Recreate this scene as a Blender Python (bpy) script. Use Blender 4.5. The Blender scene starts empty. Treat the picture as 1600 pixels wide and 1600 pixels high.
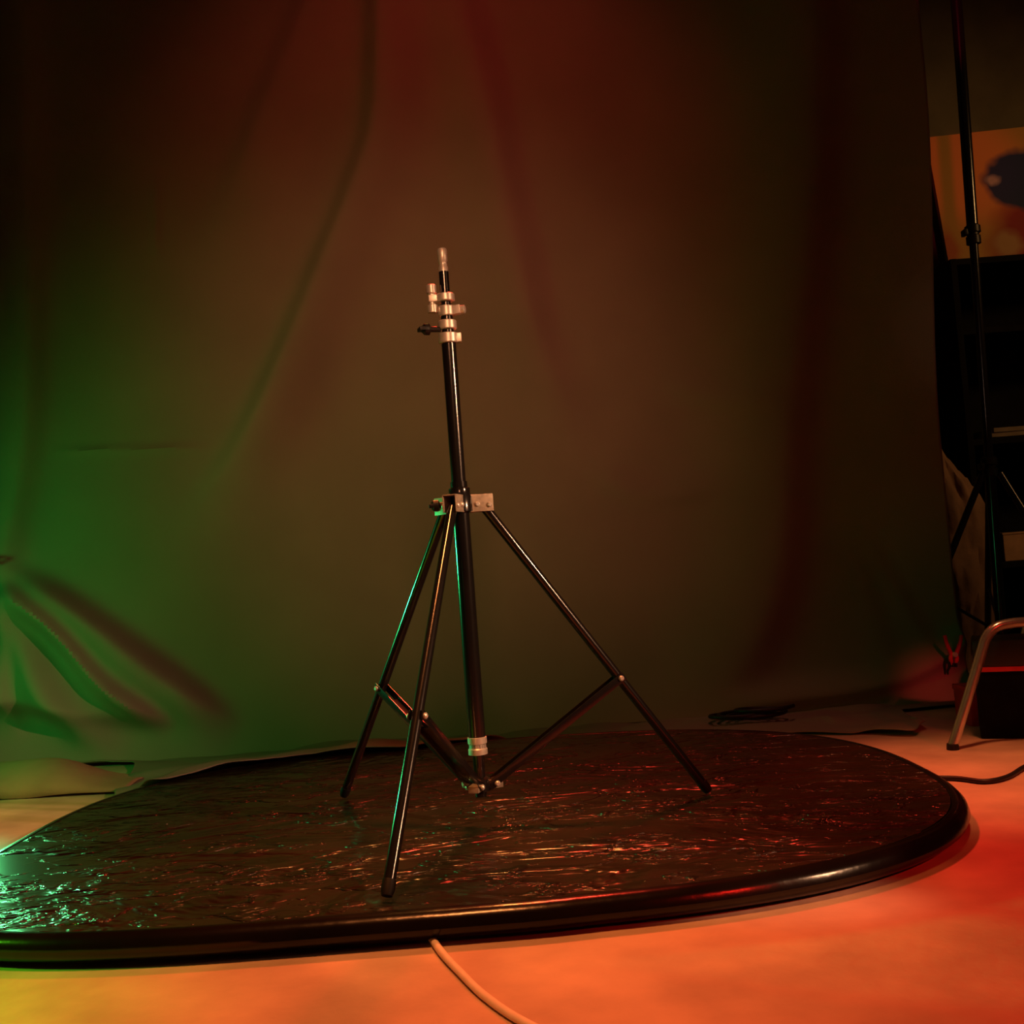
import bpy, bmesh, math, random
from mathutils import Vector, Matrix, noise
random.seed(7)
PI = math.pi
scene = bpy.context.scene
C = scene.collection

# ------------------------------------------------------------------ camera, light, exposure
scene.view_settings.view_transform = 'Standard'
scene.view_settings.look = 'None'
scene.view_settings.exposure = 0.0
scene.view_settings.gamma = 1.0
scene.view_settings.use_curve_mapping = False

FZ = -0.045                                   # floor level; the tabletop's upper face is z = 0
cam_d = bpy.data.cameras.new('camera'); cam = bpy.data.objects.new('camera', cam_d); C.objects.link(cam)
pitch, roll = 0.049, -0.074
fwd = Vector((0, math.cos(pitch), math.sin(pitch))); r0 = Vector((1, 0, 0)); u0 = r0.cross(fwd)
rr = math.cos(roll) * r0 + math.sin(roll) * u0
uu = -math.sin(roll) * r0 + math.cos(roll) * u0
m3 = Matrix((rr, uu, -fwd)).transposed()
cam.matrix_world = Matrix.Translation((0.09, -1.915, 0.446)) @ m3.to_4x4()
cam_d.sensor_width = 36.0; cam_d.lens = 36.0 * 1700 / 1600; cam_d.clip_start = 0.02
scene.camera = cam

w = bpy.data.worlds.new('world'); scene.world = w; w.use_nodes = True
w.node_tree.nodes['Background'].inputs[0].default_value = (0.5, 0.22, 0.12, 1)
w.node_tree.nodes['Background'].inputs[1].default_value = 0.012

def spot(name, loc, to, col, power, size=60, blend=0.8, rad=0.06):
    d = bpy.data.lights.new(name, 'SPOT'); d.energy = power; d.color = col
    d.spot_size = math.radians(size); d.spot_blend = blend; d.shadow_soft_size = rad
    o = bpy.data.objects.new(name, d); C.objects.link(o); o.location = loc
    o.rotation_euler = (Vector(to) - Vector(loc)).to_track_quat('-Z', 'Y').to_euler()
    return o
WARM = (1.0, 0.48, 0.24)
spot('warm_key_lamp', (2.3, -1.25, 1.25), (0.0, -0.08, 0.45), WARM, 215, 27, 1.0, 0.022)
spot('warm_rim_accent', (2.3, -1.30, 1.25), (0.44, -0.36, 0.0), WARM, 120, 8, 1.0, 0.022)  # extra beam added beside the key for the tabletop edge highlight
spot('warm_backdrop_lamp', (0.15, -2.1, 1.6), (-0.12, 1.35, 0.88), (1.0, 0.38, 0.17), 92, 35, 1.0, 0.20)
spot('warm_floor_lamp', (-0.1, -0.9, 2.6), (-0.07, -0.45, 0.0), (1.0, 0.28, 0.07), 200, 34, 0.8, 0.15)
spot('warm_rear_fill', (0.7, 0.85, 2.4), (0.72, 1.02, 0.0), (1.0, 0.30, 0.18), 15, 28, 1.0, 0.08)  # overhead fill added to lift the cloth strip behind the table
spot('warm_right_fill', (1.1, 0.0, 2.4), (1.00, 0.30, 0.0), (1.0, 0.27, 0.09), 155, 25, 1.0, 0.10)  # overhead fill added to brighten the floor at right rear
spot('warm_hair_lamp', (0.0, 1.1, 2.25), (0.0, -0.15, 0.0), (1.0, 0.40, 0.08), 95, 20, 1.0, 0.08)
spot('warm_left_fill', (-1.3, 0.1, 2.2), (-1.17, 0.48, 0.0), (1.0, 0.50, 0.14), 110, 20, 1.0, 0.05)  # overhead fill added to brighten the floor wedge left of the table
spot('warm_pole_accent', (-0.3, -1.8, 1.2), (1.64, 1.5, 1.05), (1.0, 0.6, 0.4), 10, 9, 1.0, 0.04)  # narrow beam added only for a highlight on the backdrop stand's middle tube
spot('red_side_lamp', (1.7, -2.2, 1.5), (1.1, -0.7, 0.0), (1.0, 0.015, 0.008), 95, 48, 1.0, 0.06)
spot('red_top_lamp', (0.1, -0.2, 2.7), (-0.05, 1.35, 1.75), (1.0, 0.09, 0.06), 22, 64, 1.0, 0.10)
spot('red_hair_lamp', (0.25, 1.1, 2.25), (0.15, -0.2, 0.0), (1.0, 0.04, 0.02), 190, 60, 1.0, 0.10)
spot('red_stand_accent', (0.9, -0.6, 2.4), (1.68, 1.5, 2.10), (1.0, 0.03, 0.08), 60, 10, 0.8, 0.03)  # narrow beam added only for a red highlight on the upper pole
spot('red_clamp_accent', (1.5, -1.5, 1.3), (1.29, 1.08, 0.09), (1.0, 0.05, 0.05), 80, 5, 1.0, 0.04)  # narrow red beam added to brighten the clamp and the red box
spot('green_low_lamp', (-1.44, 1.0, 0.22), (-0.92, 0.04, 0.0), (0.14, 1.0, 0.30), 26, 20, 0.8, 0.05)
spot('green_stand_lamp', (-1.6, 0.75, 0.5), (0.0, 0.0, 0.25), (0.04, 1.0, 0.25), 75, 28, 0.8, 0.055)
spot('green_floor_lamp', (-2.0, -0.6, 0.9), (-0.98, -0.62, 0.0), (0.15, 1.0, 0.02), 190, 27, 1.0, 0.06)
spot('green_pole_accent', (-1.2, -1.6, 0.5), (1.45, 1.2, 0.25), (0.05, 1.0, 0.3), 3.5, 14, 1.0, 0.016)  # weak beam added for green highlights on the right pole and chrome tube
spot('green_backdrop_lamp', (-1.75, 0.45, 0.42), (-0.8, 1.35, 0.45), (0.03, 1.0, 0.10), 11, 110, 0.9, 0.06)
spot('back_wall_fill', (3.2, 0.3, 2.0), (2.2, 2.6, 1.2), (1.0, 0.50, 0.16), 40, 75, 0.8, 0.15)  # added fill, no known source; lifts the back wall, painting and shelf

# ------------------------------------------------------------------ materials
def mat(name, col, rough=0.5, metal=0.0, spec=0.5, noise_scale=None, var=0.2, bump=0.0, bump_scale=40, coat=0.0, stretch=None):
    m = bpy.data.materials.new(name); m.use_nodes = True
    nt = m.node_tree; b = nt.nodes['Principled BSDF']
    b.inputs['Base Color'].default_value = (*col, 1); b.inputs['Roughness'].default_value = rough
    b.inputs['Metallic'].default_value = metal; b.inputs['Specular IOR Level'].default_value = spec
    b.inputs['Coat Weight'].default_value = coat
    tc = nt.nodes.new('ShaderNodeTexCoord'); mp = nt.nodes.new('ShaderNodeMapping')
    nt.links.new(tc.outputs['Object'], mp.inputs[0])
    if stretch: mp.inputs['Scale'].default_value = stretch
    if noise_scale:
        n = nt.nodes.new('ShaderNodeTexNoise'); n.inputs['Scale'].default_value = noise_scale; n.inputs['Detail'].default_value = 5
        nt.links.new(mp.outputs[0], n.inputs['Vector'])
        r = nt.nodes.new('ShaderNodeValToRGB')
        r.color_ramp.elements[0].position = 0.3; r.color_ramp.elements[1].position = 0.7
        r.color_ramp.elements[0].color = (*[c * (1 - var) for c in col], 1)
        r.color_ramp.elements[1].color = (*[min(1, c * (1 + var)) for c in col], 1)
        nt.links.new(n.outputs['Fac'], r.inputs[0]); nt.links.new(r.outputs[0], b.inputs['Base Color'])
    if bump:
        n2 = nt.nodes.new('ShaderNodeTexNoise'); n2.inputs['Scale'].default_value = bump_scale; n2.inputs['Detail'].default_value = 6
        nt.links.new(mp.outputs[0], n2.inputs['Vector'])
        bp = nt.nodes.new('ShaderNodeBump'); bp.inputs['Strength'].default_value = bump; bp.inputs['Distance'].default_value = 0.01
        nt.links.new(n2.outputs['Fac'], bp.inputs['Height']); nt.links.new(bp.outputs[0], b.inputs['Normal'])
    return m

M = {}
M['floor'] = mat('pale_floor', (0.60, 0.45, 0.32), 0.6, noise_scale=7, var=0.22, bump=0.15, bump_scale=60, spec=0.3)
M['wall'] = mat('dark_plaster', (0.16, 0.13, 0.08), 0.9, noise_scale=4, var=0.25, bump=0.2, bump_scale=30)
M['cloth'] = mat('muslin', (0.30, 0.25, 0.20), 0.95, noise_scale=3.0, var=0.08, bump=0.15, bump_scale=350, spec=0.1)
M['black_metal'] = mat('black_enamel', (0.012, 0.011, 0.011), 0.17, 0.0, 1.0, noise_scale=30, var=0.1)
M['black_plastic'] = mat('black_plastic', (0.012, 0.012, 0.012), 0.4, noise_scale=30, var=0.1)
M['rubber'] = mat('black_rubber', (0.006, 0.006, 0.006), 0.6, noise_scale=30, var=0.1)
M['silver'] = mat('cast_alloy', (0.88, 0.86, 0.80), 0.38, 0.5, 0.6, noise_scale=60, var=0.12)
M['bracket'] = mat('zinc_bracket', (0.55, 0.48, 0.38), 0.5, 0.4, 0.5, noise_scale=90, var=0.25)
M['chrome'] = mat('chrome_tube', (0.8, 0.78, 0.75), 0.22, 0.85, 0.5, noise_scale=40, var=0.08)
M['wood_black'] = mat('black_stained_wood', (0.006, 0.005, 0.004), 0.8, spec=0.1, noise_scale=12, var=0.4)
M['cream_cord'] = mat('cream_cord', (0.95, 0.86, 0.68), 0.45, noise_scale=40, var=0.06)
M['cord'] = mat('black_cord', (0.012, 0.01, 0.01), 0.5, noise_scale=40, var=0.1)
M['tan_cloth'] = mat('tan_fabric', (0.45, 0.27, 0.16), 0.9, noise_scale=7, var=0.15, bump=0.2, bump_scale=60)
M['brown_cloth'] = mat('brown_fabric', (0.28, 0.16, 0.10), 0.9, noise_scale=8, var=0.3, bump=0.4, bump_scale=25)
M['red_plastic'] = mat('red_plastic', (0.80, 0.03, 0.04), 0.3, noise_scale=30, var=0.1)
M['card'] = mat('brown_card', (0.42, 0.24, 0.14), 0.8, noise_scale=20, var=0.15)
M['board'] = mat('pale_board', (0.20, 0.15, 0.10), 0.7, noise_scale=14, var=0.2)

# tabletop: dark lacquer with worn, streaky grain
def table_mat():
    m = bpy.data.materials.new('scratched_dark_lacquer'); m.use_nodes = True
    nt = m.node_tree; b = nt.nodes['Principled BSDF']; L = nt.links.new
    tc = nt.nodes.new('ShaderNodeTexCoord')
    mp = nt.nodes.new('ShaderNodeMapping'); mp.inputs['Scale'].default_value = (0.8, 1.5, 1)
    L(tc.outputs['Object'], mp.inputs[0])
    n = nt.nodes.new('ShaderNodeTexNoise'); n.inputs['Scale'].default_value = 6; n.inputs['Detail'].default_value = 8; n.inputs['Roughness'].default_value = 0.65
    L(mp.outputs[0], n.inputs['Vector'])
    r = nt.nodes.new('ShaderNodeValToRGB'); r.color_ramp.elements[0].position = 0.3; r.color_ramp.elements[1].position = 0.75
    r.color_ramp.elements[0].color = (0.012, 0.006, 0.004, 1); r.color_ramp.elements[1].color = (0.035, 0.017, 0.01, 1)
    L(n.outputs['Fac'], r.inputs[0]); L(r.outputs[0], b.inputs['Base Color'])
    def crease(scale, lo, hi, off, dist):
        mp2 = nt.nodes.new('ShaderNodeMapping'); mp2.inputs['Scale'].default_value = (0.55, 1.0, 1); mp2.inputs['Location'].default_value = off
        mp2.inputs['Rotation'].default_value = (0, 0, 0.10)
        L(tc.outputs['Object'], mp2.inputs[0])
        q = nt.nodes.new('ShaderNodeTexNoise'); q.inputs['Scale'].default_value = scale; q.inputs['Detail'].default_value = 4; q.inputs['Roughness'].default_value = 0.55; q.inputs['Distortion'].default_value = 0.6
        L(mp2.outputs[0], q.inputs['Vector'])
        mr = nt.nodes.new('ShaderNodeMapRange'); mr.interpolation_type = 'SMOOTHERSTEP'; mr.inputs[1].default_value = lo; mr.inputs[2].default_value = hi
        mr.inputs[3].default_value = 0; mr.inputs[4].default_value = dist
        L(q.outputs['Fac'], mr.inputs[0]); return mr.outputs[0]
    c1 = crease(13, 0.53, 0.60, (0, 0, 0), 1.0); c2 = crease(26, 0.55, 0.63, (3, 1, 0), 0.45); c3 = crease(5, 0.40, 0.62, (7, 5, 0), 1.2)
    a1 = nt.nodes.new('ShaderNodeMath'); a1.operation = 'ADD'; L(c1, a1.inputs[0]); L(c2, a1.inputs[1])
    a2 = nt.nodes.new('ShaderNodeMath'); a2.operation = 'ADD'; L(a1.outputs[0], a2.inputs[0]); L(c3, a2.inputs[1])
    bp = nt.nodes.new('ShaderNodeBump'); bp.inputs['Strength'].default_value = 1.0; bp.inputs['Distance'].default_value = 0.009
    L(a2.outputs[0], bp.inputs['Height']); L(bp.outputs[0], b.inputs['Normal'])
    b.inputs['Roughness'].default_value = 0.23; b.inputs['Specular IOR Level'].default_value = 0.6
    return m
M['table'] = table_mat()
M['rim'] = mat('dark_rim', (0.007, 0.005, 0.004), 0.20, noise_scale=12, var=0.3, spec=0.35, bump=0.08, bump_scale=25)

# ------------------------------------------------------------------ helpers
def obj(name, bm, m, parent=None, smooth=True):
    me = bpy.data.meshes.new(name)
    bmesh.ops.recalc_face_normals(bm, faces=bm.faces)
    bm.to_mesh(me); bm.free()
    if smooth:
        for p in me.polygons: p.use_smooth = True
        try: me.set_sharp_from_angle(angle=math.radians(38))
        except Exception: pass
    me.materials.append(m)
    o = bpy.data.objects.new(name, me); C.objects.link(o)
    if parent: o.parent = parent
    return o
def thing(name, label, cat, loc=(0, 0, 0), rotz=0, group=None):
    o = bpy.data.objects.new(name, None); C.objects.link(o); o.location = loc; o.rotation_euler = (0, 0, rotz)
    o['label'] = label; o['category'] = cat
    if group: o['group'] = group
    return o
def tag(o, label, cat, group=None):
    o['label'] = label; o['category'] = cat
    if group: o['group'] = group
    return o
def struct(o): o['kind'] = 'structure'; return o
def bx(bm, c, s, rot=None, bev=0.0):
    r = bmesh.ops.create_cube(bm, size=1.0); vs = r['verts']
    mt = Matrix.Translation(c) @ (rot.to_4x4() if rot else Matrix.Identity(4)) @ Matrix.Diagonal((*s, 1))
    bmesh.ops.transform(bm, matrix=mt, verts=vs)
    if bev:
        es = list({e for v in vs for e in v.link_edges})
        bmesh.ops.bevel(bm, geom=es, offset=bev, segments=2, profile=0.7, affect='EDGES', clamp_overlap=True)
def frame(d):
    d = Vector(d).normalized(); a = Vector((0, 0, 1)) if abs(d.z) < 0.9 else Vector((1, 0, 0))
    x = a.cross(d).normalized(); y = d.cross(x).normalized(); return x, y, d
def tube(bm, pts, rad, seg=20, cap=True):
    pts = [Vector(p) for p in pts]; n = len(pts); rad = rad if isinstance(rad, (list, tuple)) else [rad] * n
    rings = []; px = None
    for i, p in enumerate(pts):
        d = (pts[min(i + 1, n - 1)] - pts[max(i - 1, 0)]).normalized()
        if px is None: px, _, _ = frame(d)
        x = (px - d * px.dot(d)).normalized(); y = d.cross(x); px = x
        rings.append([bm.verts.new(p + (x * math.cos(2 * PI * k / seg) + y * math.sin(2 * PI * k / seg)) * rad[i]) for k in range(seg)])
    for a, b in zip(rings, rings[1:]):
        for k in range(seg): bm.faces.new((a[k], a[(k + 1) % seg], b[(k + 1) % seg], b[k]))
    if cap: bm.faces.new(rings[0][::-1]); bm.faces.new(rings[-1])
def lathe(bm, prof, c=(0, 0, 0), axis=(0, 0, 1), seg=32):
    x, y, d = frame(axis); c = Vector(c); rings = []
    for r, h in prof:
        rings.append([bm.verts.new(c + d * h + (x * math.cos(2 * PI * k / seg) + y * math.sin(2 * PI * k / seg)) * max(r, 1e-5)) for k in range(seg)])
    for a, b in zip(rings, rings[1:]):
        for k in range(seg): bm.faces.new((a[k], a[(k + 1) % seg], b[(k + 1) % seg], b[k]))
    bm.faces.new(rings[0][::-1]); bm.faces.new(rings[-1])
def spline(pts, n=12):
    P = [Vector(p) for p in pts]; P = [P[0] * 2 - P[1]] + P + [P[-1] * 2 - P[-2]]; out = []
    for i in range(1, len(P) - 2):
        a, b, c, d = P[i - 1:i + 3]
        for k in range(n):
            t = k / n
            out.append(0.5 * ((2 * b) + (c - a) * t + (2 * a - 5 * b + 4 * c - d) * t * t + (3 * b - a - 3 * c + d) * t ** 3))
    out.append(P[-2]); return out
def interp(tab, x):
    if x <= tab[0][0]: return tab[0][1]
    for (x0, y0), (x1, y1) in zip(tab, tab[1:]):
        if x <= x1:
            t = (x - x0) / (x1 - x0); t = t * t * (3 - 2 * t); return y0 + (y1 - y0) * t
    return tab[-1][1]
def sstep(a, b, x):
    t = min(1, max(0, (x - a) / (b - a))); return t * t * (3 - 2 * t)

# ------------------------------------------------------------------ room
bm = bmesh.new(); bx(bm, (0.3, 0.3, FZ - 0.05), (8.0, 7.0, 0.1)); struct(obj('floor', bm, M['floor'], smooth=False))
bm = bmesh.new(); bx(bm, (0.3, 2.85, 1.4), (8.0, 0.1, 2.9)); struct(obj('wall_back', bm, M['wall'], smooth=False))

# ------------------------------------------------------------------ tabletop lying on the floor
TC = Vector((-0.02, 0.24))
def table_pt(a, k=1.0, inset=0.0):
    ca, sa = math.cos(a), math.sin(a)
    left = sstep(0.15, -0.15, ca); front = sstep(0.1, -0.1, sa)
    n = 2.6 + 1.7 * left * front; A = 0.88 + 0.0 * left; B = 0.72 - 0.02 * front + 0.012 * left * front
    x = A * math.copysign(abs(ca) ** (2 / n), ca); y = B * math.copysign(abs(sa) ** (2 / n), sa)
    L = math.hypot(x, y); f = (L - inset) / L
    return Vector((TC.x + x * f, TC.y + y * f))
def in_table(x, y, grow=0.0):
    dx, dy = x - TC.x, y - TC.y
    A, B = 0.88 + grow, 0.72 + grow
    return abs(dx / A) ** 2.6 + abs(dy / B) ** 2.6
tbl = thing('table_top', 'dark glossy oval tabletop with a rounded edge, lying flat on the floor under the tripod', 'tabletop', (TC.x, TC.y, FZ))
NA = 256
angs = [2 * PI * i / NA for i in range(NA)]
bm = bmesh.new()
rings = []
for ins, z in [(0.0, -0.0225), ]: pass
prof = [(0.055, -0.045), (0.035, -0.0440), (0.014, -0.038), (0.004, -0.030), (0.0, -0.021), (0.003, -0.011), (0.010, -0.0035), (0.018, -0.0005), (0.026, 0.0), (0.028, -0.0022), (0.030, -0.003)]
for ins, z in prof:
    rings.append([bm.verts.new((table_pt(a, 1, ins).x - TC.x, table_pt(a, 1, ins).y - TC.y, z - FZ)) for a in angs])
for a, b in zip(rings, rings[1:]):
    for k in range(NA): bm.faces.new((a[k], a[(k + 1) % NA], b[(k + 1) % NA], b[k]))
obj('edge_band', bm, M['rim'], tbl)
bm = bmesh.new(); rings = []
for f in (0, 0.25, 0.5, 0.75, 1.0):
    if f == 0: cv = bm.verts.new((0, 0, -0.001 - FZ)); continue
    rings.append([bm.verts.new(((table_pt(a, 1, 0.0295).x - TC.x) * f, (table_pt(a, 1, 0.0295).y - TC.y) * f, -0.001 - FZ)) for a in angs])
for k in range(NA): bm.faces.new((cv, rings[0][k], rings[0][(k + 1) % NA]))
for a, b in zip(rings, rings[1:]):
    for k in range(NA): bm.faces.new((a[k], a[(k + 1) % NA], b[(k + 1) % NA], b[k]))
obj('surface_panel', bm, M['table'], tbl)

# ------------------------------------------------------------------ backdrop cloth
YC = 1.35; XL, XR, ZT = -1.95, 1.455, 2.45
def poly_d(pl, x, z):
    best = 9e9; sg = 1; tt = 0; acc = 0; tot = sum(math.dist(a, b) for a, b in zip(pl, pl[1:]))
    for (x0, z0), (x1, z1) in zip(pl, pl[1:]):
        dx, dz = x1 - x0, z1 - z0; L2 = dx * dx + dz * dz; L = math.sqrt(L2)
        t = min(1, max(0, ((x - x0) * dx + (z - z0) * dz) / L2))
        ex, ez = x - x0 - t * dx, z - z0 - t * dz; d = math.hypot(ex, ez)
        if d < best: best = d; sg = 1 if dx * ez - dz * ex > 0 else -1; tt = (acc + t * L) / tot
        acc += L
    return best, sg, tt
def smooth2(pl): return [(p.x, p.y) for p in spline([(a, b, 0) for a, b in pl], 4)]
# (line in x,z ; amplitude ; width on the right-hand side of travel ; width on the other ; taper start/end)
FOLDS = [
    (smooth2([(-0.17, 2.5), (-0.22, 1.91), (-0.31, 1.66), (-0.42, 1.43), (-0.53, 1.20), (-0.66, 0.95), (-0.81, 0.75), (-0.95, 0.62)]), 0.070, 0.050, 0.12, 0, 0.25),
    (smooth2([(-0.32, 2.5), (-0.42, 2.23), (-0.56, 1.93), (-0.67, 1.68), (-0.81, 1.42)]), 0.04, 0.06, 0.13, 0, 0.4),
    (smooth2([(0.00, 2.5), (0.04, 2.19), (0.09, 1.93), (0.14, 1.52), (0.19, 1.18), (0.27, 0.94), (0.41, 0.80)]), 0.036, 0.10, 0.06, 0, 0.35),
    (smooth2([(1.13, 2.5), (1.10, 2.11), (1.05, 1.61), (0.98, 1.22), (0.91, 0.84), (0.85, 0.45), (0.75, 0.21), (0.59, 0.07), (0.35, 0.03)]), 0.045, 0.18, 0.10, 0, 0.2),
    (smooth2([(1.45, 0.16), (1.35, 0.12), (1.10, 0.06), (0.81, 0.04), (0.58, 0.02)]), 0.035, 0.04, 0.03, 0, 0.3),
    (smooth2([(-1.24, 2.5), (-1.27, 2.29), (-1.30, 1.69), (-1.33, 1.20), (-1.37, 0.91), (-1.45, 0.59)]), 0.045, 0.10, 0.05, 0, 0),
    (smooth2([(-1.48, 0.60), (-1.26, 0.47), (-1.00, 0.26), (-0.74, 0.05)]), 0.090, 0.085, 0.035, 0.25, 0.25),
    (smooth2([(-1.48, 0.57), (-1.29, 0.42), (-1.13, 0.24), (-0.93, 0.08)]), 0.065, 0.040, 0.022, 0.2, 0.2),
    (smooth2([(-1.47, 0.55), (-1.35, 0.31), (-1.23, 0.13), (-1.06, 0.02)]), 0.060, 0.05, 0.05, 0.2, 0.3),
    (smooth2([(-1.60, 0.24), (-1.35, 0.20), (-1.12, 0.15), (-0.92, 0.10)]), 0.075, 0.045, 0.13, 0.05, 0.35),
    ([(-1.44, 0.53), (-1.43, 0.24), (-1.40, 0.05)], 0.030, 0.05, 0.03, 0.1, 0.3),
    ([(-1.32, 0.93), (-0.76, 0.90)], 0.009, 0.014, 0.010, 0.3, 0.3),
    ([(-0.91, 1.78), (-0.93, 1.46)], 0.006, 0.012, 0.012, 0.3, 0.3),
    (smooth2([(0.55, 1.02), (0.75, 0.93), (0.95, 0.92)]), 0.010, 0.03, 0.05, 0.3, 0.3),
    (smooth2([(0.30, 0.76), (0.50, 0.66), (0.75, 0.68)]), 0.010, 0.03, 0.05, 0.3, 0.3),
]
HEM = [(-1.95, 1.25), (-1.25, 1.28), (-1.05, 1.22), (-0.90, 0.72), (-0.78, 0.66), (-0.63, 0.77), (-0.45, 0.86), (-0.25, 0.86), (-0.08, 0.93), (0.10, 1.03), (0.30, 1.02), (0.5, 0.99), (0.75, 0.93), (0.92, 0.86), (1.03, 0.78), (1.09, 0.86), (1.14, 1.16), (1.47, 1.22)]
def cloth_pt(x, s):
    R = 0.10
    # s: height when hanging, negative = distance run along the floor
    disp = 0.0
    for pl, A, w1, w2, e0, e1 in FOLDS:
        d, sg, t = poly_d(pl, x, s)
        ww = w1 if sg < 0 else w2
        if d > 3 * max(w1, w2): continue
        fade = (sstep(0, e0, t) if e0 else 1) * (1 - sstep(1 - e1, 1, t) if e1 else 1)
        grow = 1
        disp += A * fade * math.exp(-(d / ww) ** 2)
    disp += 0.014 * math.sin(x * 5.1 + 0.6 * s) * sstep(0.1, 0.6, s) + 0.022 * noise.noise(Vector((x * 1.6, s * 0.7, 3)))
    xe = x
    if s > 0.0:
        yb = YC - 0.10 * math.exp(-(s / 0.16)) ; y = yb - disp; z = s + FZ + 0.008
    else:
        y = YC - 0.10 + s; z = FZ + 0.008 + 0.012 * abs(noise.noise(Vector((x * 5, s * 7, 9)))) + 0.03 * max(0.0, noise.noise(Vector((x * 3.3 + 5, s * 6, 1.7)))) * (1 if x < 0.1 or x > 0.9 else 0.35)
        z += disp * 0.5
        q = in_table(x, y, 0.02)
        lift = 0.047 * (1 - sstep(0.93, 1.20, q)); z = max(z, FZ + 0.004) + lift
    return Vector((xe, y, z))
bm = bmesh.new()
NX, NS1, NS2 = 340, 230, 44
grid = []
for i in range(NX + 1):
    x = XL + (XR - XL) * i / NX; col = []
    hem = interp(HEM, x)
    for j in range(NS1 + 1):
        s = ZT * (1 - j / NS1) ** 1.08
        edge = 0.0
        p = cloth_pt(x, s)
        if x > 1.2: p.x -= (x - 1.2) / 0.255 * (0.008 + 0.062 * sstep(1.9, 0.75, s))
        col.append(bm.verts.new(p))
    run = max(0.01, YC - 0.10 - hem)
    for j in range(1, NS2 + 1):
        s = -run * j / NS2
        p = cloth_pt(x, s)
        col.append(bm.verts.new(p))
    grid.append(col)
for a, b in zip(grid, grid[1:]):
    for j in range(len(a) - 1): bm.faces.new((a[j], b[j], b[j + 1], a[j + 1]))
cl = obj('backdrop_cloth', bm, M['cloth'])
sm = cl.modifiers.new('thickness', 'SOLIDIFY'); sm.thickness = 0.002; sm.offset = 1
for p in cl.data.polygons: p.use_smooth = True
tag(cl, 'large muslin backdrop cloth hanging in soft folds behind the tripod and trailing over the tabletop', 'backdrop')

# ------------------------------------------------------------------ light stand on the tabletop
AZ, R_, HC, HT, TJ, HH = 0.237, 0.42, 0.557, 1.017, 0.595, 0.075
st = thing('tripod_stand', 'black three-legged light stand standing empty on the dark oval tabletop', 'light stand', (0, 0, 0))
bm = bmesh.new(); tube(bm, [(0, 0, 0.125), (0, 0, 0.60)], 0.0150); obj('lower_tube', bm, M['black_metal'], st)
bm = bmesh.new(); tube(bm, [(0, 0, 0.595), (0, 0, 0.855)], 0.0128); obj('centre_column', bm, M['black_metal'], st)
bm = bmesh.new(); tube(bm, [(0, 0, 0.85), (0, 0, 0.905)], 0.0105); obj('middle_tube', bm, M['black_metal'], st)
bm = bmesh.new(); tube(bm, [(0, 0, 0.90), (0, 0, 0.976)], 0.0088); obj('top_tube', bm, M['black_metal'], st)
bm = bmesh.new(); lathe(bm, [(0.006, 0.972), (0.0085, 0.974), (0.0085, 0.984), (0.0072, 0.987), (0.0072, 0.993), (0.0088, 0.996), (0.0088, 1.015), (0.0075, 1.018)]); obj('mounting_spigot', bm, M['silver'], st)
def collar(z, h, r, ear=0.0, ea=PI, name='clamp_collar', m='silver'):
    bm = bmesh.new(); lathe(bm, [(r - 0.0015, z - h / 2), (r, z - h / 2 + 0.0015), (r, z + h / 2 - 0.0015), (r - 0.0015, z + h / 2)])
    if ear:
        e = Vector((math.cos(ea), math.sin(ea), 0)); rot = Matrix.Rotation(ea, 3, 'Z')
        bx(bm, e * (r + ear / 2 - 0.003) + Vector((0, 0, z)), (ear + 0.006, 0.014, h * 0.9), rot, 0.0015)
    return obj(name, bm, M[m], st)
c1 = collar(0.929, 0.014, 0.0165, 0.013, PI)
c2 = collar(0.905, 0.018, 0.0145, 0.012, -0.25)
c3 = collar(0.880, 0.016, 0.0165)
c4 = collar(0.856, 0.018, 0.0175, 0.006, 0)
# clamp bolt standing on the left of the upper collar, knob on its ends
bm = bmesh.new(); lathe(bm, [(0.006, -0.026), (0.009, -0.025), (0.009, -0.012), (0.006, -0.010), (0.006, 0.008), (0.009, 0.010), (0.009, 0.024), (0.006, 0.026)], (-0.024, 0, 0.929)); obj('clamp_knob', bm, M['silver'], c1)
bm = bmesh.new(); lathe(bm, [(0.005, 0.0), (0.0075, 0.002), (0.0075, 0.009), (0.006, 0.010)], (0.024, -0.004, 0.905), (0.97, -0.24, 0)); obj('screw_head', bm, M['silver'], c2)
def wing(c, d, L, parent, w=0.03):
    bm = bmesh.new(); d = Vector(d).normalized(); c = Vector(c)
    tube(bm, [c, c + d * L * 0.55], 0.005, 14)
    lathe(bm, [(0.004, 0), (0.010, 0.003), (0.010, 0.012), (0.006, 0.016)], c + d * L * 0.45, d, 20)
    rot = Matrix((d, Vector((0, 0, 1)).cross(d).normalized(), Vector((0, 0, 1)))).transposed()
    bx(bm, c + d * L * 0.8, (L * 0.42, w, 0.007), rot, 0.002)
    return obj('wing_knob', bm, M['black_plastic'], parent)
wing((-0.012, -0.006, 0.872), (-1, -0.35, 0.0), 0.040, c3, 0.022)

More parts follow.
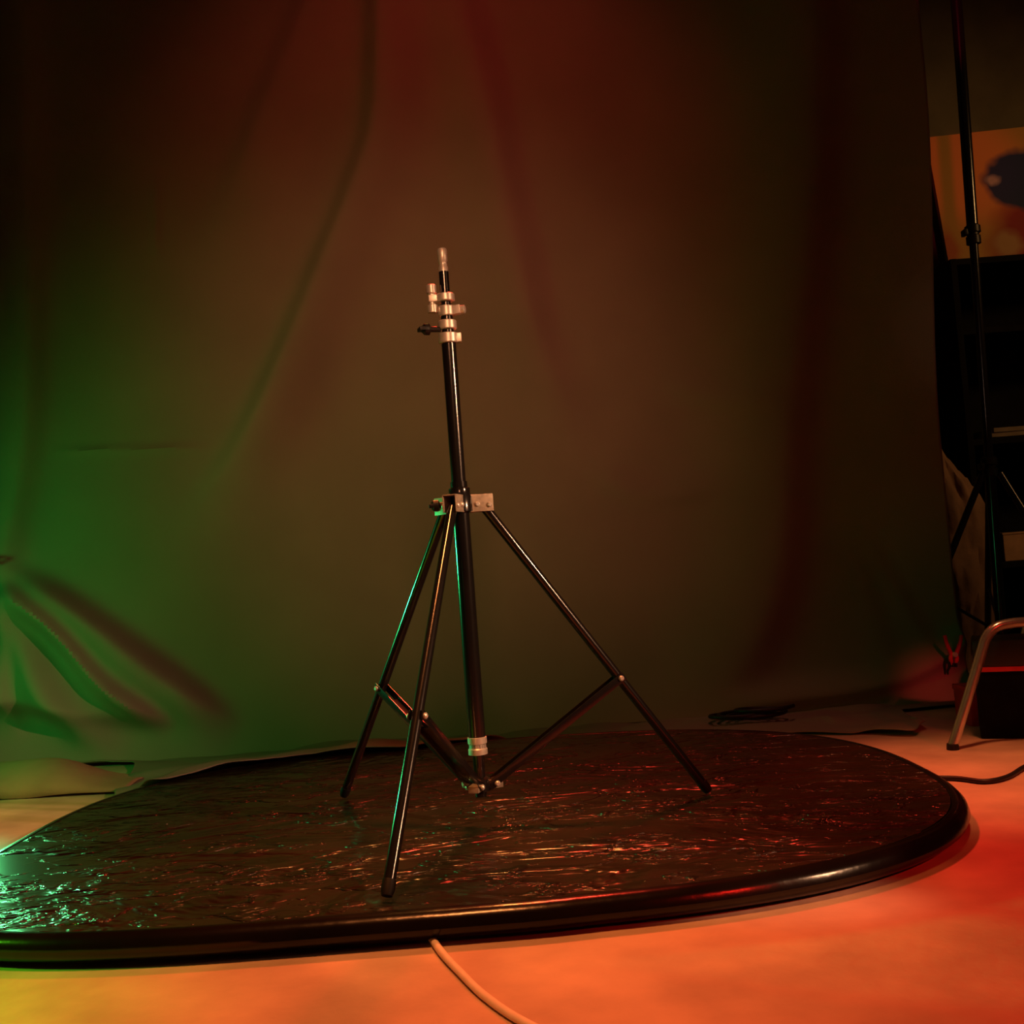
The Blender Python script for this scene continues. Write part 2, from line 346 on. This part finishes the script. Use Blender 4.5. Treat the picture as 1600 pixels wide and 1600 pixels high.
hub = None
bm = bmesh.new(); lathe(bm, [(0.018, 0.545), (0.023, 0.547), (0.023, 0.572), (0.019, 0.578), (0.019, 0.588), (0.0155, 0.590)]); hub = obj('leg_hub', bm, M['black_metal'], st)
wing((-0.019, -0.002, 0.562), (-1, -0.12, -0.05), 0.036, hub, 0.020)
bm = bmesh.new(); lathe(bm, [(0.0125, 0.0), (0.0168, 0.001), (0.0168, 0.010), (0.0150, 0.012), (0.0150, 0.018), (0.0168, 0.020), (0.0168, 0.030), (0.0155, 0.031)], (0, 0, 0.122)); obj('end_ring', bm, M['silver'], st)
bm = bmesh.new(); tube(bm, [(0, 0, 0.050), (0, 0, 0.124)], 0.0100); lathe(bm, [(0.010, 0), (0.018, 0.002), (0.018, 0.022), (0.012, 0.026)], (0, 0, 0.058)); lh = obj('brace_hub', bm, M['black_metal'], st)
for i, a in enumerate((AZ + 2 * PI / 3, AZ - 2 * PI / 3, AZ)):
    e = Vector((math.cos(a), math.sin(a), 0)); s_ = Vector((-math.sin(a), math.cos(a), 0)); rot = Matrix.Rotation(a, 3, 'Z')
    T = e * 0.045 + Vector((0, 0, HC - 0.007)); F = e * R_ + Vector((0, 0, 0.012)); d = (F - T).normalized()
    # channel bracket holding the top of the leg
    bm = bmesh.new()
    for q in (-1, 1): bx(bm, e * 0.036 + s_ * q * 0.0115 + Vector((0, 0, 0.560)), (0.042, 0.002, 0.030), rot, 0.0008)
    bx(bm, e * 0.036 + Vector((0, 0, 0.5745)), (0.042, 0.024, 0.002), rot, 0.0006)
    br = obj('leg_bracket', bm, M['bracket'], st)
    for q in (-1, 1):
        for rr_, zz in ((0.028, 0.558), (0.050, 0.556)):
            bm = bmesh.new(); lathe(bm, [(0.0045, 0), (0.0045, 0.002), (0.003, 0.0035)], e * rr_ + s_ * q * 0.0125 + Vector((0, 0, zz)), s_ * q, 14)
            obj('bolt', bm, M['silver'], br)
    bm = bmesh.new(); tube(bm, [T - d * 0.004, F - d * 0.012], 0.0090, 24); leg = obj('leg', bm, M['black_metal'], st)
    bm = bmesh.new(); tube(bm, [F - d * 0.018, F - d * 0.004, F + d * 0.004], [0.0098, 0.0098, 0.0078], 20); obj('rubber_foot', bm, M['rubber'], leg)
    J = T + (F - T) * TJ; H = e * 0.020 + Vector((0, 0, HH - 0.004))
    bd = (H - J); BL = bd.length; bd.normalize(); up = bd.cross(s_).normalized()
    rb = Matrix((bd, s_, up)).transposed()
    bm = bmesh.new()
    for q in (-1, 1): bx(bm, (J + H) / 2 + s_ * q * 0.0112, (BL + 0.016, 0.002, 0.015), rb, 0.0008)
    bx(bm, (J + H) / 2 , (BL * 0.72, 0.0222, 0.002), rb, 0.0005)
    b_ = obj('brace', bm, M['black_metal'], st)
    for q in (-1, 1):
        for P_ in (J, H + e * 0.008):
            bm = bmesh.new(); lathe(bm, [(0.005, 0), (0.005, 0.0025), (0.003, 0.0045)], P_ + s_ * q * 0.0122, s_ * q, 14)
            obj('pivot_bolt', bm, M['silver'], b_)
    bm = bmesh.new(); bx(bm, e * 0.024 + Vector((0, 0, HH - 0.006)), (0.030, 0.018, 0.012), rot, 0.001); obj('hub_lug', bm, M['bracket'], lh)

# ------------------------------------------------------------------ backdrop support stand at the right
SX, SY = 1.585, 1.50
bs = thing('backdrop_stand', 'tall black telescopic stand beside the right edge of the backdrop cloth', 'light stand', (SX, SY, FZ))
def bz(z): return z - FZ
def lean(z): return 0.024 * (z - 0.1)
def bs_tube(name, z0, z1, r, m='black_metal'):
    bm = bmesh.new(); tube(bm, [(lean(z0), 0, bz(z0)), (lean(z1), 0, bz(z1))], r, 24); return obj(name, bm, M[m], bs)
bs_tube('lower_tube', 0.06, 0.66, 0.0165); bs_tube('middle_tube', 0.64, 1.38, 0.0135); bs_tube('upper_tube', 1.36, 2.55, 0.0175)
def joint(z, s=1):
    bm = bmesh.new(); lathe(bm, [(0.015, -0.032), (0.022, -0.030), (0.022, -0.006), (0.018, -0.003), (0.018, 0.003), (0.024, 0.006), (0.024, 0.026), (0.018, 0.031)], (lean(z), 0, bz(z)))
    j = obj('joint_collar', bm, M['black_plastic'], bs)
    bm = bmesh.new(); c = Vector((lean(z) - 0.02 * s, -0.006, bz(z)))
    tube(bm, [c, c + Vector((-0.016 * s, -0.018, 0))], 0.006, 14); bx(bm, c + Vector((-0.018 * s, -0.020, 0)), (0.012, 0.03, 0.020), None, 0.004)
    obj('lock_knob', bm, M['black_plastic'], j); return j
joint(1.385, 1); j2 = joint(0.645, 1)
for a in (math.radians(195), math.radians(-45), math.radians(75)):
    e = Vector((math.cos(a), math.sin(a), 0)); T = e * 0.03 + Vector((lean(.64), 0, bz(0.62))); F = e * (0.40 if a > 3 else 0.36) + Vector((0, 0, 0.012))
    bm = bmesh.new(); tube(bm, [T, F], 0.0105, 20); lg = obj('leg', bm, M['black_metal'], bs)
    d = (F - T).normalized()
    bm = bmesh.new(); tube(bm, [F - d * 0.03, F], [0.0125, 0.0125], 16); obj('rubber_foot', bm, M['rubber'], lg)
    J = T + (F - T) * 0.55; H = Vector((lean(.1), 0, bz(0.12)))
    bm = bmesh.new(); tube(bm, [J, H], 0.005, 10); obj('brace', bm, M['black_metal'], bs)

# ------------------------------------------------------------------ clamps on the cloth
def clamp(loc, rz, tilt, m, label, sc=1.0):
    t = thing('spring_clamp', label, 'clamp', loc, rz); t.rotation_euler = (0, tilt, rz); t.scale = (sc, sc, sc)
    for q in (-1, 1):
        bm = bmesh.new(); tube(bm, spline([(-0.030, 0, 0.004 * q), (-0.012, 0, 0.010 * q), (0.0, 0, 0.008 * q), (0.030, 0, 0.020 * q), (0.055, 0, 0.026 * q)], 5), [0.004] * 3 + [0.006] * 12 + [0.0055] * 6, 12)
        obj('jaw', bm, m, t)
        bm = bmesh.new(); bx(bm, (-0.030, 0, 0.004 * q), (0.012, 0.016, 0.006), None, 0.002); obj('pad', bm, M['rubber'], t)
    bm = bmesh.new(); lathe(bm, [(0.007, -0.012), (0.007, 0.012)], (0, 0, 0), (0, 1, 0), 18); obj('spring', bm, M['silver'], t)
    return t

# ------------------------------------------------------------------ chrome tube frame stool, black case, red box
fs = thing('tube_frame_stool', 'low bent chrome tube frame standing over the black case at the right', 'stool', (1.05, 0.585, FZ))
def U(y, dx):
    pts = [(0.0 + dx, y, 0.008), (0.045 + dx, y, 0.115), (0.085 + dx, y, 0.215)]
    pts += [(0.100 + dx, y, 0.248), (0.122 + dx, y, 0.268), (0.155 + dx, y, 0.275), (0.20 + dx, y, 0.276), (0.34 + dx, y, 0.276), (0.385 + dx, y, 0.268), (0.407 + dx, y, 0.248), (0.42 + dx, y, 0.215), (0.50 + dx, y, 0.008)]
    return spline(pts, 6)
for y, sh_ in ((0.0, 0.0), (0.30, 0.24)):
    bm = bmesh.new(); tube(bm, U(y, sh_), 0.0115, 20); lg = obj('leg_frame', bm, M['chrome'], fs)
    for x in (0.0, 0.50):
        bm = bmesh.new(); lathe(bm, [(0.013, 0), (0.014, 0.002), (0.013, 0.014)], (x + sh_, y, 0), (0, 0, 1), 18); obj('rubber_foot', bm, M['rubber'], lg)
bm = bmesh.new()
tube(bm, [(0.30, 0, 0.276), (0.46, 0.30, 0.276)], 0.007, 14)
obj('cross_bar', bm, M['chrome'], fs)

cs = thing('equipment_case', 'black equipment case with a red trim line, standing inside the chrome tube frame', 'case', (1.335, 0.70, FZ), math.radians(-22.0))
bm = bmesh.new(); bx(bm, (0, 0, 0.079), (0.32, 0.16, 0.158), None, 0.006); obj('body', bm, M['wood_black'], cs)
bm = bmesh.new(); bx(bm, (0, 0, 0.1995), (0.32, 0.16, 0.063), None, 0.006); obj('lid', bm, M['black_plastic'], cs)
bm = bmesh.new(); bx(bm, (0, 0, 0.1630), (0.326, 0.166, 0.011), None, 0.002); obj('trim_band', bm, M['red_plastic'], cs)
bm = bmesh.new(); bx(bm, (0.0, -0.084, 0.158), (0.035, 0.008, 0.04), None, 0.002); obj('latch', bm, M['black_metal'], cs)

rb_ = thing('red_box', 'small red box on the floor between the chrome tube leg and the black case', 'box', (1.262, 0.905, FZ))
bm = bmesh.new(); bx(bm, (0, 0, 0.042), (0.11, 0.10, 0.084), None, 0.004); obj('body', bm, M['red_plastic'], rb_)
bm = bmesh.new(); bx(bm, (0, 0, 0.091), (0.114, 0.104, 0.014), None, 0.003); obj('lid', bm, M['red_plastic'], rb_)

# ------------------------------------------------------------------ shelf unit with painting, boards, carton; brown bag
sh = thing('shelf_unit', 'low black shelf unit against the back wall, right of the backdrop', 'shelf', (2.40, 2.45, FZ))
SW, SD, SH = 1.10, 0.42, 1.545
for x in (-SW / 2 + 0.012, SW / 2 - 0.012):
    bm = bmesh.new(); bx(bm, (x, 0, SH / 2), (0.024, SD, SH), None, 0.002); obj('side_panel', bm, M['wood_black'], sh, False)
for z in (0.05, 0.355, 0.83, 1.26, SH - 0.012):
    bm = bmesh.new(); bx(bm, (0, 0, z), (SW - 0.048, SD - 0.01, 0.024), None, 0.002); obj('shelf', bm, M['wood_black'], sh, False)
bm = bmesh.new(); bx(bm, (0, SD / 2 - 0.006, SH / 2), (SW - 0.05, 0.010, SH - 0.03)); obj('back_panel', bm, M['wood_black'], sh, False)

# painting (generic abstract): ochre ground, dark blue round form, rust lower corner
def paint_mat():
    m = bpy.data.materials.new('painted_canvas'); m.use_nodes = True; nt = m.node_tree; b = nt.nodes['Principled BSDF']; L = nt.links.new
    b.inputs['Roughness'].default_value = 0.7
    tc = nt.nodes.new('ShaderNodeTexCoord'); wn = nt.nodes.new('ShaderNodeTexNoise'); wn.inputs['Scale'].default_value = 9
    L(tc.outputs['Object'], wn.inputs['Vector'])
    va = nt.nodes.new('ShaderNodeVectorMath'); va.operation = 'MULTIPLY_ADD'; va.inputs[1].default_value = (0.09, 0, 0.09)
    L(wn.outputs['Color'], va.inputs[0]); L(tc.outputs['Object'], va.inputs[2])
    def blob(c, r, soft=0.02, sx=1.0):
        s = nt.nodes.new('ShaderNodeVectorMath'); s.operation = 'SUBTRACT'; s.inputs[1].default_value = c; L(va.outputs[0], s.inputs[0])
        s2 = nt.nodes.new('ShaderNodeVectorMath'); s2.operation = 'MULTIPLY'; s2.inputs[1].default_value = (sx, 0, 1); L(s.outputs[0], s2.inputs[0])
        ln = nt.nodes.new('ShaderNodeVectorMath'); ln.operation = 'LENGTH'; L(s2.outputs[0], ln.inputs[0])
        mr = nt.nodes.new('ShaderNodeMapRange'); mr.inputs[1].default_value = r + soft; mr.inputs[2].default_value = r - soft; L(ln.outputs['Value'], mr.inputs[0]); return mr.outputs[0]
    cur = None
    def mix(fac, col):
        nonlocal cur
        mx = nt.nodes.new('ShaderNodeMix'); mx.data_type = 'RGBA'; L(fac, mx.inputs[0])
        if cur is None: mx.inputs[6].default_value = (0.50, 0.25, 0.05, 1)
        else: L(cur, mx.inputs[6])
        mx.inputs[7].default_value = (*col, 1); cur = mx.outputs[2]
    mix(blob((0.30, 0, 0.10), 0.27, 0.05), (0.30, 0.02, 0.02))
    mix(blob((-0.14, 0, 0.16), 0.07, 0.03, 2.0), (0.45, 0.10, 0.03))
    mix(blob((0.10, 0, 0.15), 0.055, 0.02), (0.45, 0.24, 0.10))
    mix(blob((0.20, 0, 0.42), 0.125, 0.015, 0.85), (0.004, 0.020, 0.09))
    mix(blob((0.09, 0, 0.43), 0.022, 0.01), (0.35, 0.33, 0.28))
    L(cur, b.inputs['Base Color']); return m
pt = thing('painting', 'unframed ochre painting with a dark blue round shape, on top of the shelf unit', 'painting', (2.155, 2.50, FZ + SH + 0.012))
pt.rotation_euler = (math.radians(-6), math.radians(-2), 0)
bm = bmesh.new(); bx(bm, (0.20, 0.0, 0.30), (0.80, 0.004, 0.60)); obj('canvas', bm, paint_mat(), pt, False)
bm = bmesh.new()
for z in (0.02, 0.58): bx(bm, (0.20, 0.014, z), (0.80, 0.022, 0.038))
for x in (-0.18, 0.58): bx(bm, (x, 0.014, 0.30), (0.038, 0.022, 0.60))
obj('stretcher_frame', bm, M['board'], pt, False)

for k, (z, lab) in enumerate(((0.844, 'lower of two pale boards on the middle shelf of the black shelf unit'), (0.874, 'upper of two pale boards on the middle shelf of the black shelf unit'))):
    bm = bmesh.new(); bx(bm, (0, 0, 0.009), (0.46, 0.24, 0.017), Matrix.Rotation(0.03 * k, 3, 'Z'), 0.002)
    o = obj('wooden_board', bm, M['board'], None, False); o.location = (2.17 + 0.012 * k, 2.37, FZ + z - 0.0 + (0.0005 if k == 0 else -0.0115)); tag(o, lab, 'board', 'pale boards on the shelf')
ct = thing('carton', 'brown cardboard box on the lowest shelf behind the black stand', 'box', (2.085, 2.35, FZ + 0.368))
bm = bmesh.new(); bx(bm, (0, 0, 0.05), (0.26, 0.2, 0.10), None, 0.002); obj('body', bm, M['card'], ct, False)
bm = bmesh.new(); bx(bm, (0, 0, 0.1045), (0.266, 0.206, 0.008), None, 0.002); obj('lid', bm, M['card'], ct, False)

def blob_mesh(rx, ry, rz, seed, amp=0.12, flat=0.0, freq=2.2):
    bm = bmesh.new(); bmesh.ops.create_icosphere(bm, subdivisions=5, radius=1)
    for v in bm.verts:
        n = v.co.copy(); f = 1 + amp * noise.noise(n * freq + Vector((seed, 0, 0))) + amp * 0.4 * noise.noise(n * freq * 3 + Vector((0, seed, 0)))
        v.co = Vector((n.x * rx * f, n.y * ry * f, max(-flat, n.z) * rz * f if flat else n.z * rz * f))
    return bm
bag = thing('fabric_sack', 'brown fabric sack slumped against the shelf behind the black backdrop stand', 'bag', (1.66, 2.02, FZ))
bm = blob_mesh(0.14, 0.13, 0.46, 3, 0.22, 0.9)
for v in bm.verts:
    v.co.z += 0.41; k = sstep(0.5, 0.92, v.co.z); v.co.x *= 1 - 0.65 * k; v.co.x -= 0.06 * k
obj('body', bm, M['brown_cloth'], bag)

# ------------------------------------------------------------------ cables, cloths and clamps
def cable(name, pts, r, m, label, cat='cable'):
    bm = bmesh.new(); tube(bm, spline(pts, 10), r, 14); o = obj(name, bm, M[m]); return tag(o, label, cat)
z = FZ + 0.0053
cable('power_cord', [(-0.075, -0.395, z), (-0.067, -0.415, z), (-0.041, -0.500, z), (-0.013, -0.575, z), (0.020, -0.655, z), (0.067, -0.737, z), (0.15, -0.84, z), (0.25, -0.93, z)], 0.0050, 'cream_cord', 'cream power cord running out from under the front edge of the dark tabletop')
cable('black_cable', [(0.84, 0.31, z), (0.926, 0.272, z), (0.967, 0.225, z), (1.023, 0.25, z), (1.09, 0.324, z), (1.17, 0.40, z), (1.30, 0.45, z), (1.45, 0.44, z)], 0.005, 'cord', 'black cable curving over the floor from the right end of the tabletop')
pts = []
for k in range(60):
    a = k * 0.42; pts.append((0.66 + 0.075 * math.cos(a) + 0.0016 * k, 1.13 + 0.05 * math.sin(a), FZ + 0.024 + 0.007 * math.sin(a * 0.31) + 0.0003 * k))
cable('coiled_cable', pts, 0.0055, 'cord', 'coil of black cable lying on the cloth at the foot of the backdrop', 'cable')

bm = bmesh.new(); g = []
for i in range(61):
    row = []
    for j in range(31):
        u, v = i / 60, j / 30
        x = -1.75 + 0.84 * u; ed = math.sin(PI * v) ** 0.5
        y = 0.80 + 0.10 * (1 - u) + 0.30 * v * (1 - 0.35 * u)
        zz = FZ + 0.004 + ed * (0.030 + 0.045 * math.exp(-((u - 0.62) / 0.25) ** 2)) * (0.35 + 0.65 * sstep(1.0, 0.72, u)) + 0.008 * noise.noise(Vector((x * 6, y * 8, 0)))
        row.append(bm.verts.new((x, y, zz)))
    g.append(row)
for a, b in zip(g, g[1:]):
    for j in range(30): bm.faces.new((a[j], b[j], b[j + 1], a[j + 1]))
tc_ = obj('folded_cloth', bm, M['tan_cloth']); sm = tc_.modifiers.new('thickness', 'SOLIDIFY'); sm.thickness = 0.003; sm.offset = 1
tag(tc_, 'tan folded cloth lying on the floor behind the left end of the tabletop', 'cloth')

rc = clamp((1.325, 1.232, 0.098), 0, 0, M['red_plastic'], 'red spring clamp gripping the lower right edge of the backdrop cloth', 1.0)
rc.rotation_euler = (0, math.radians(-86), math.radians(8))
clamp((-1.475, 1.24, 0.560), math.radians(165), 0, M['silver'], 'pale metal spring clamp pinching the gathered folds at the left of the backdrop', 0.8)
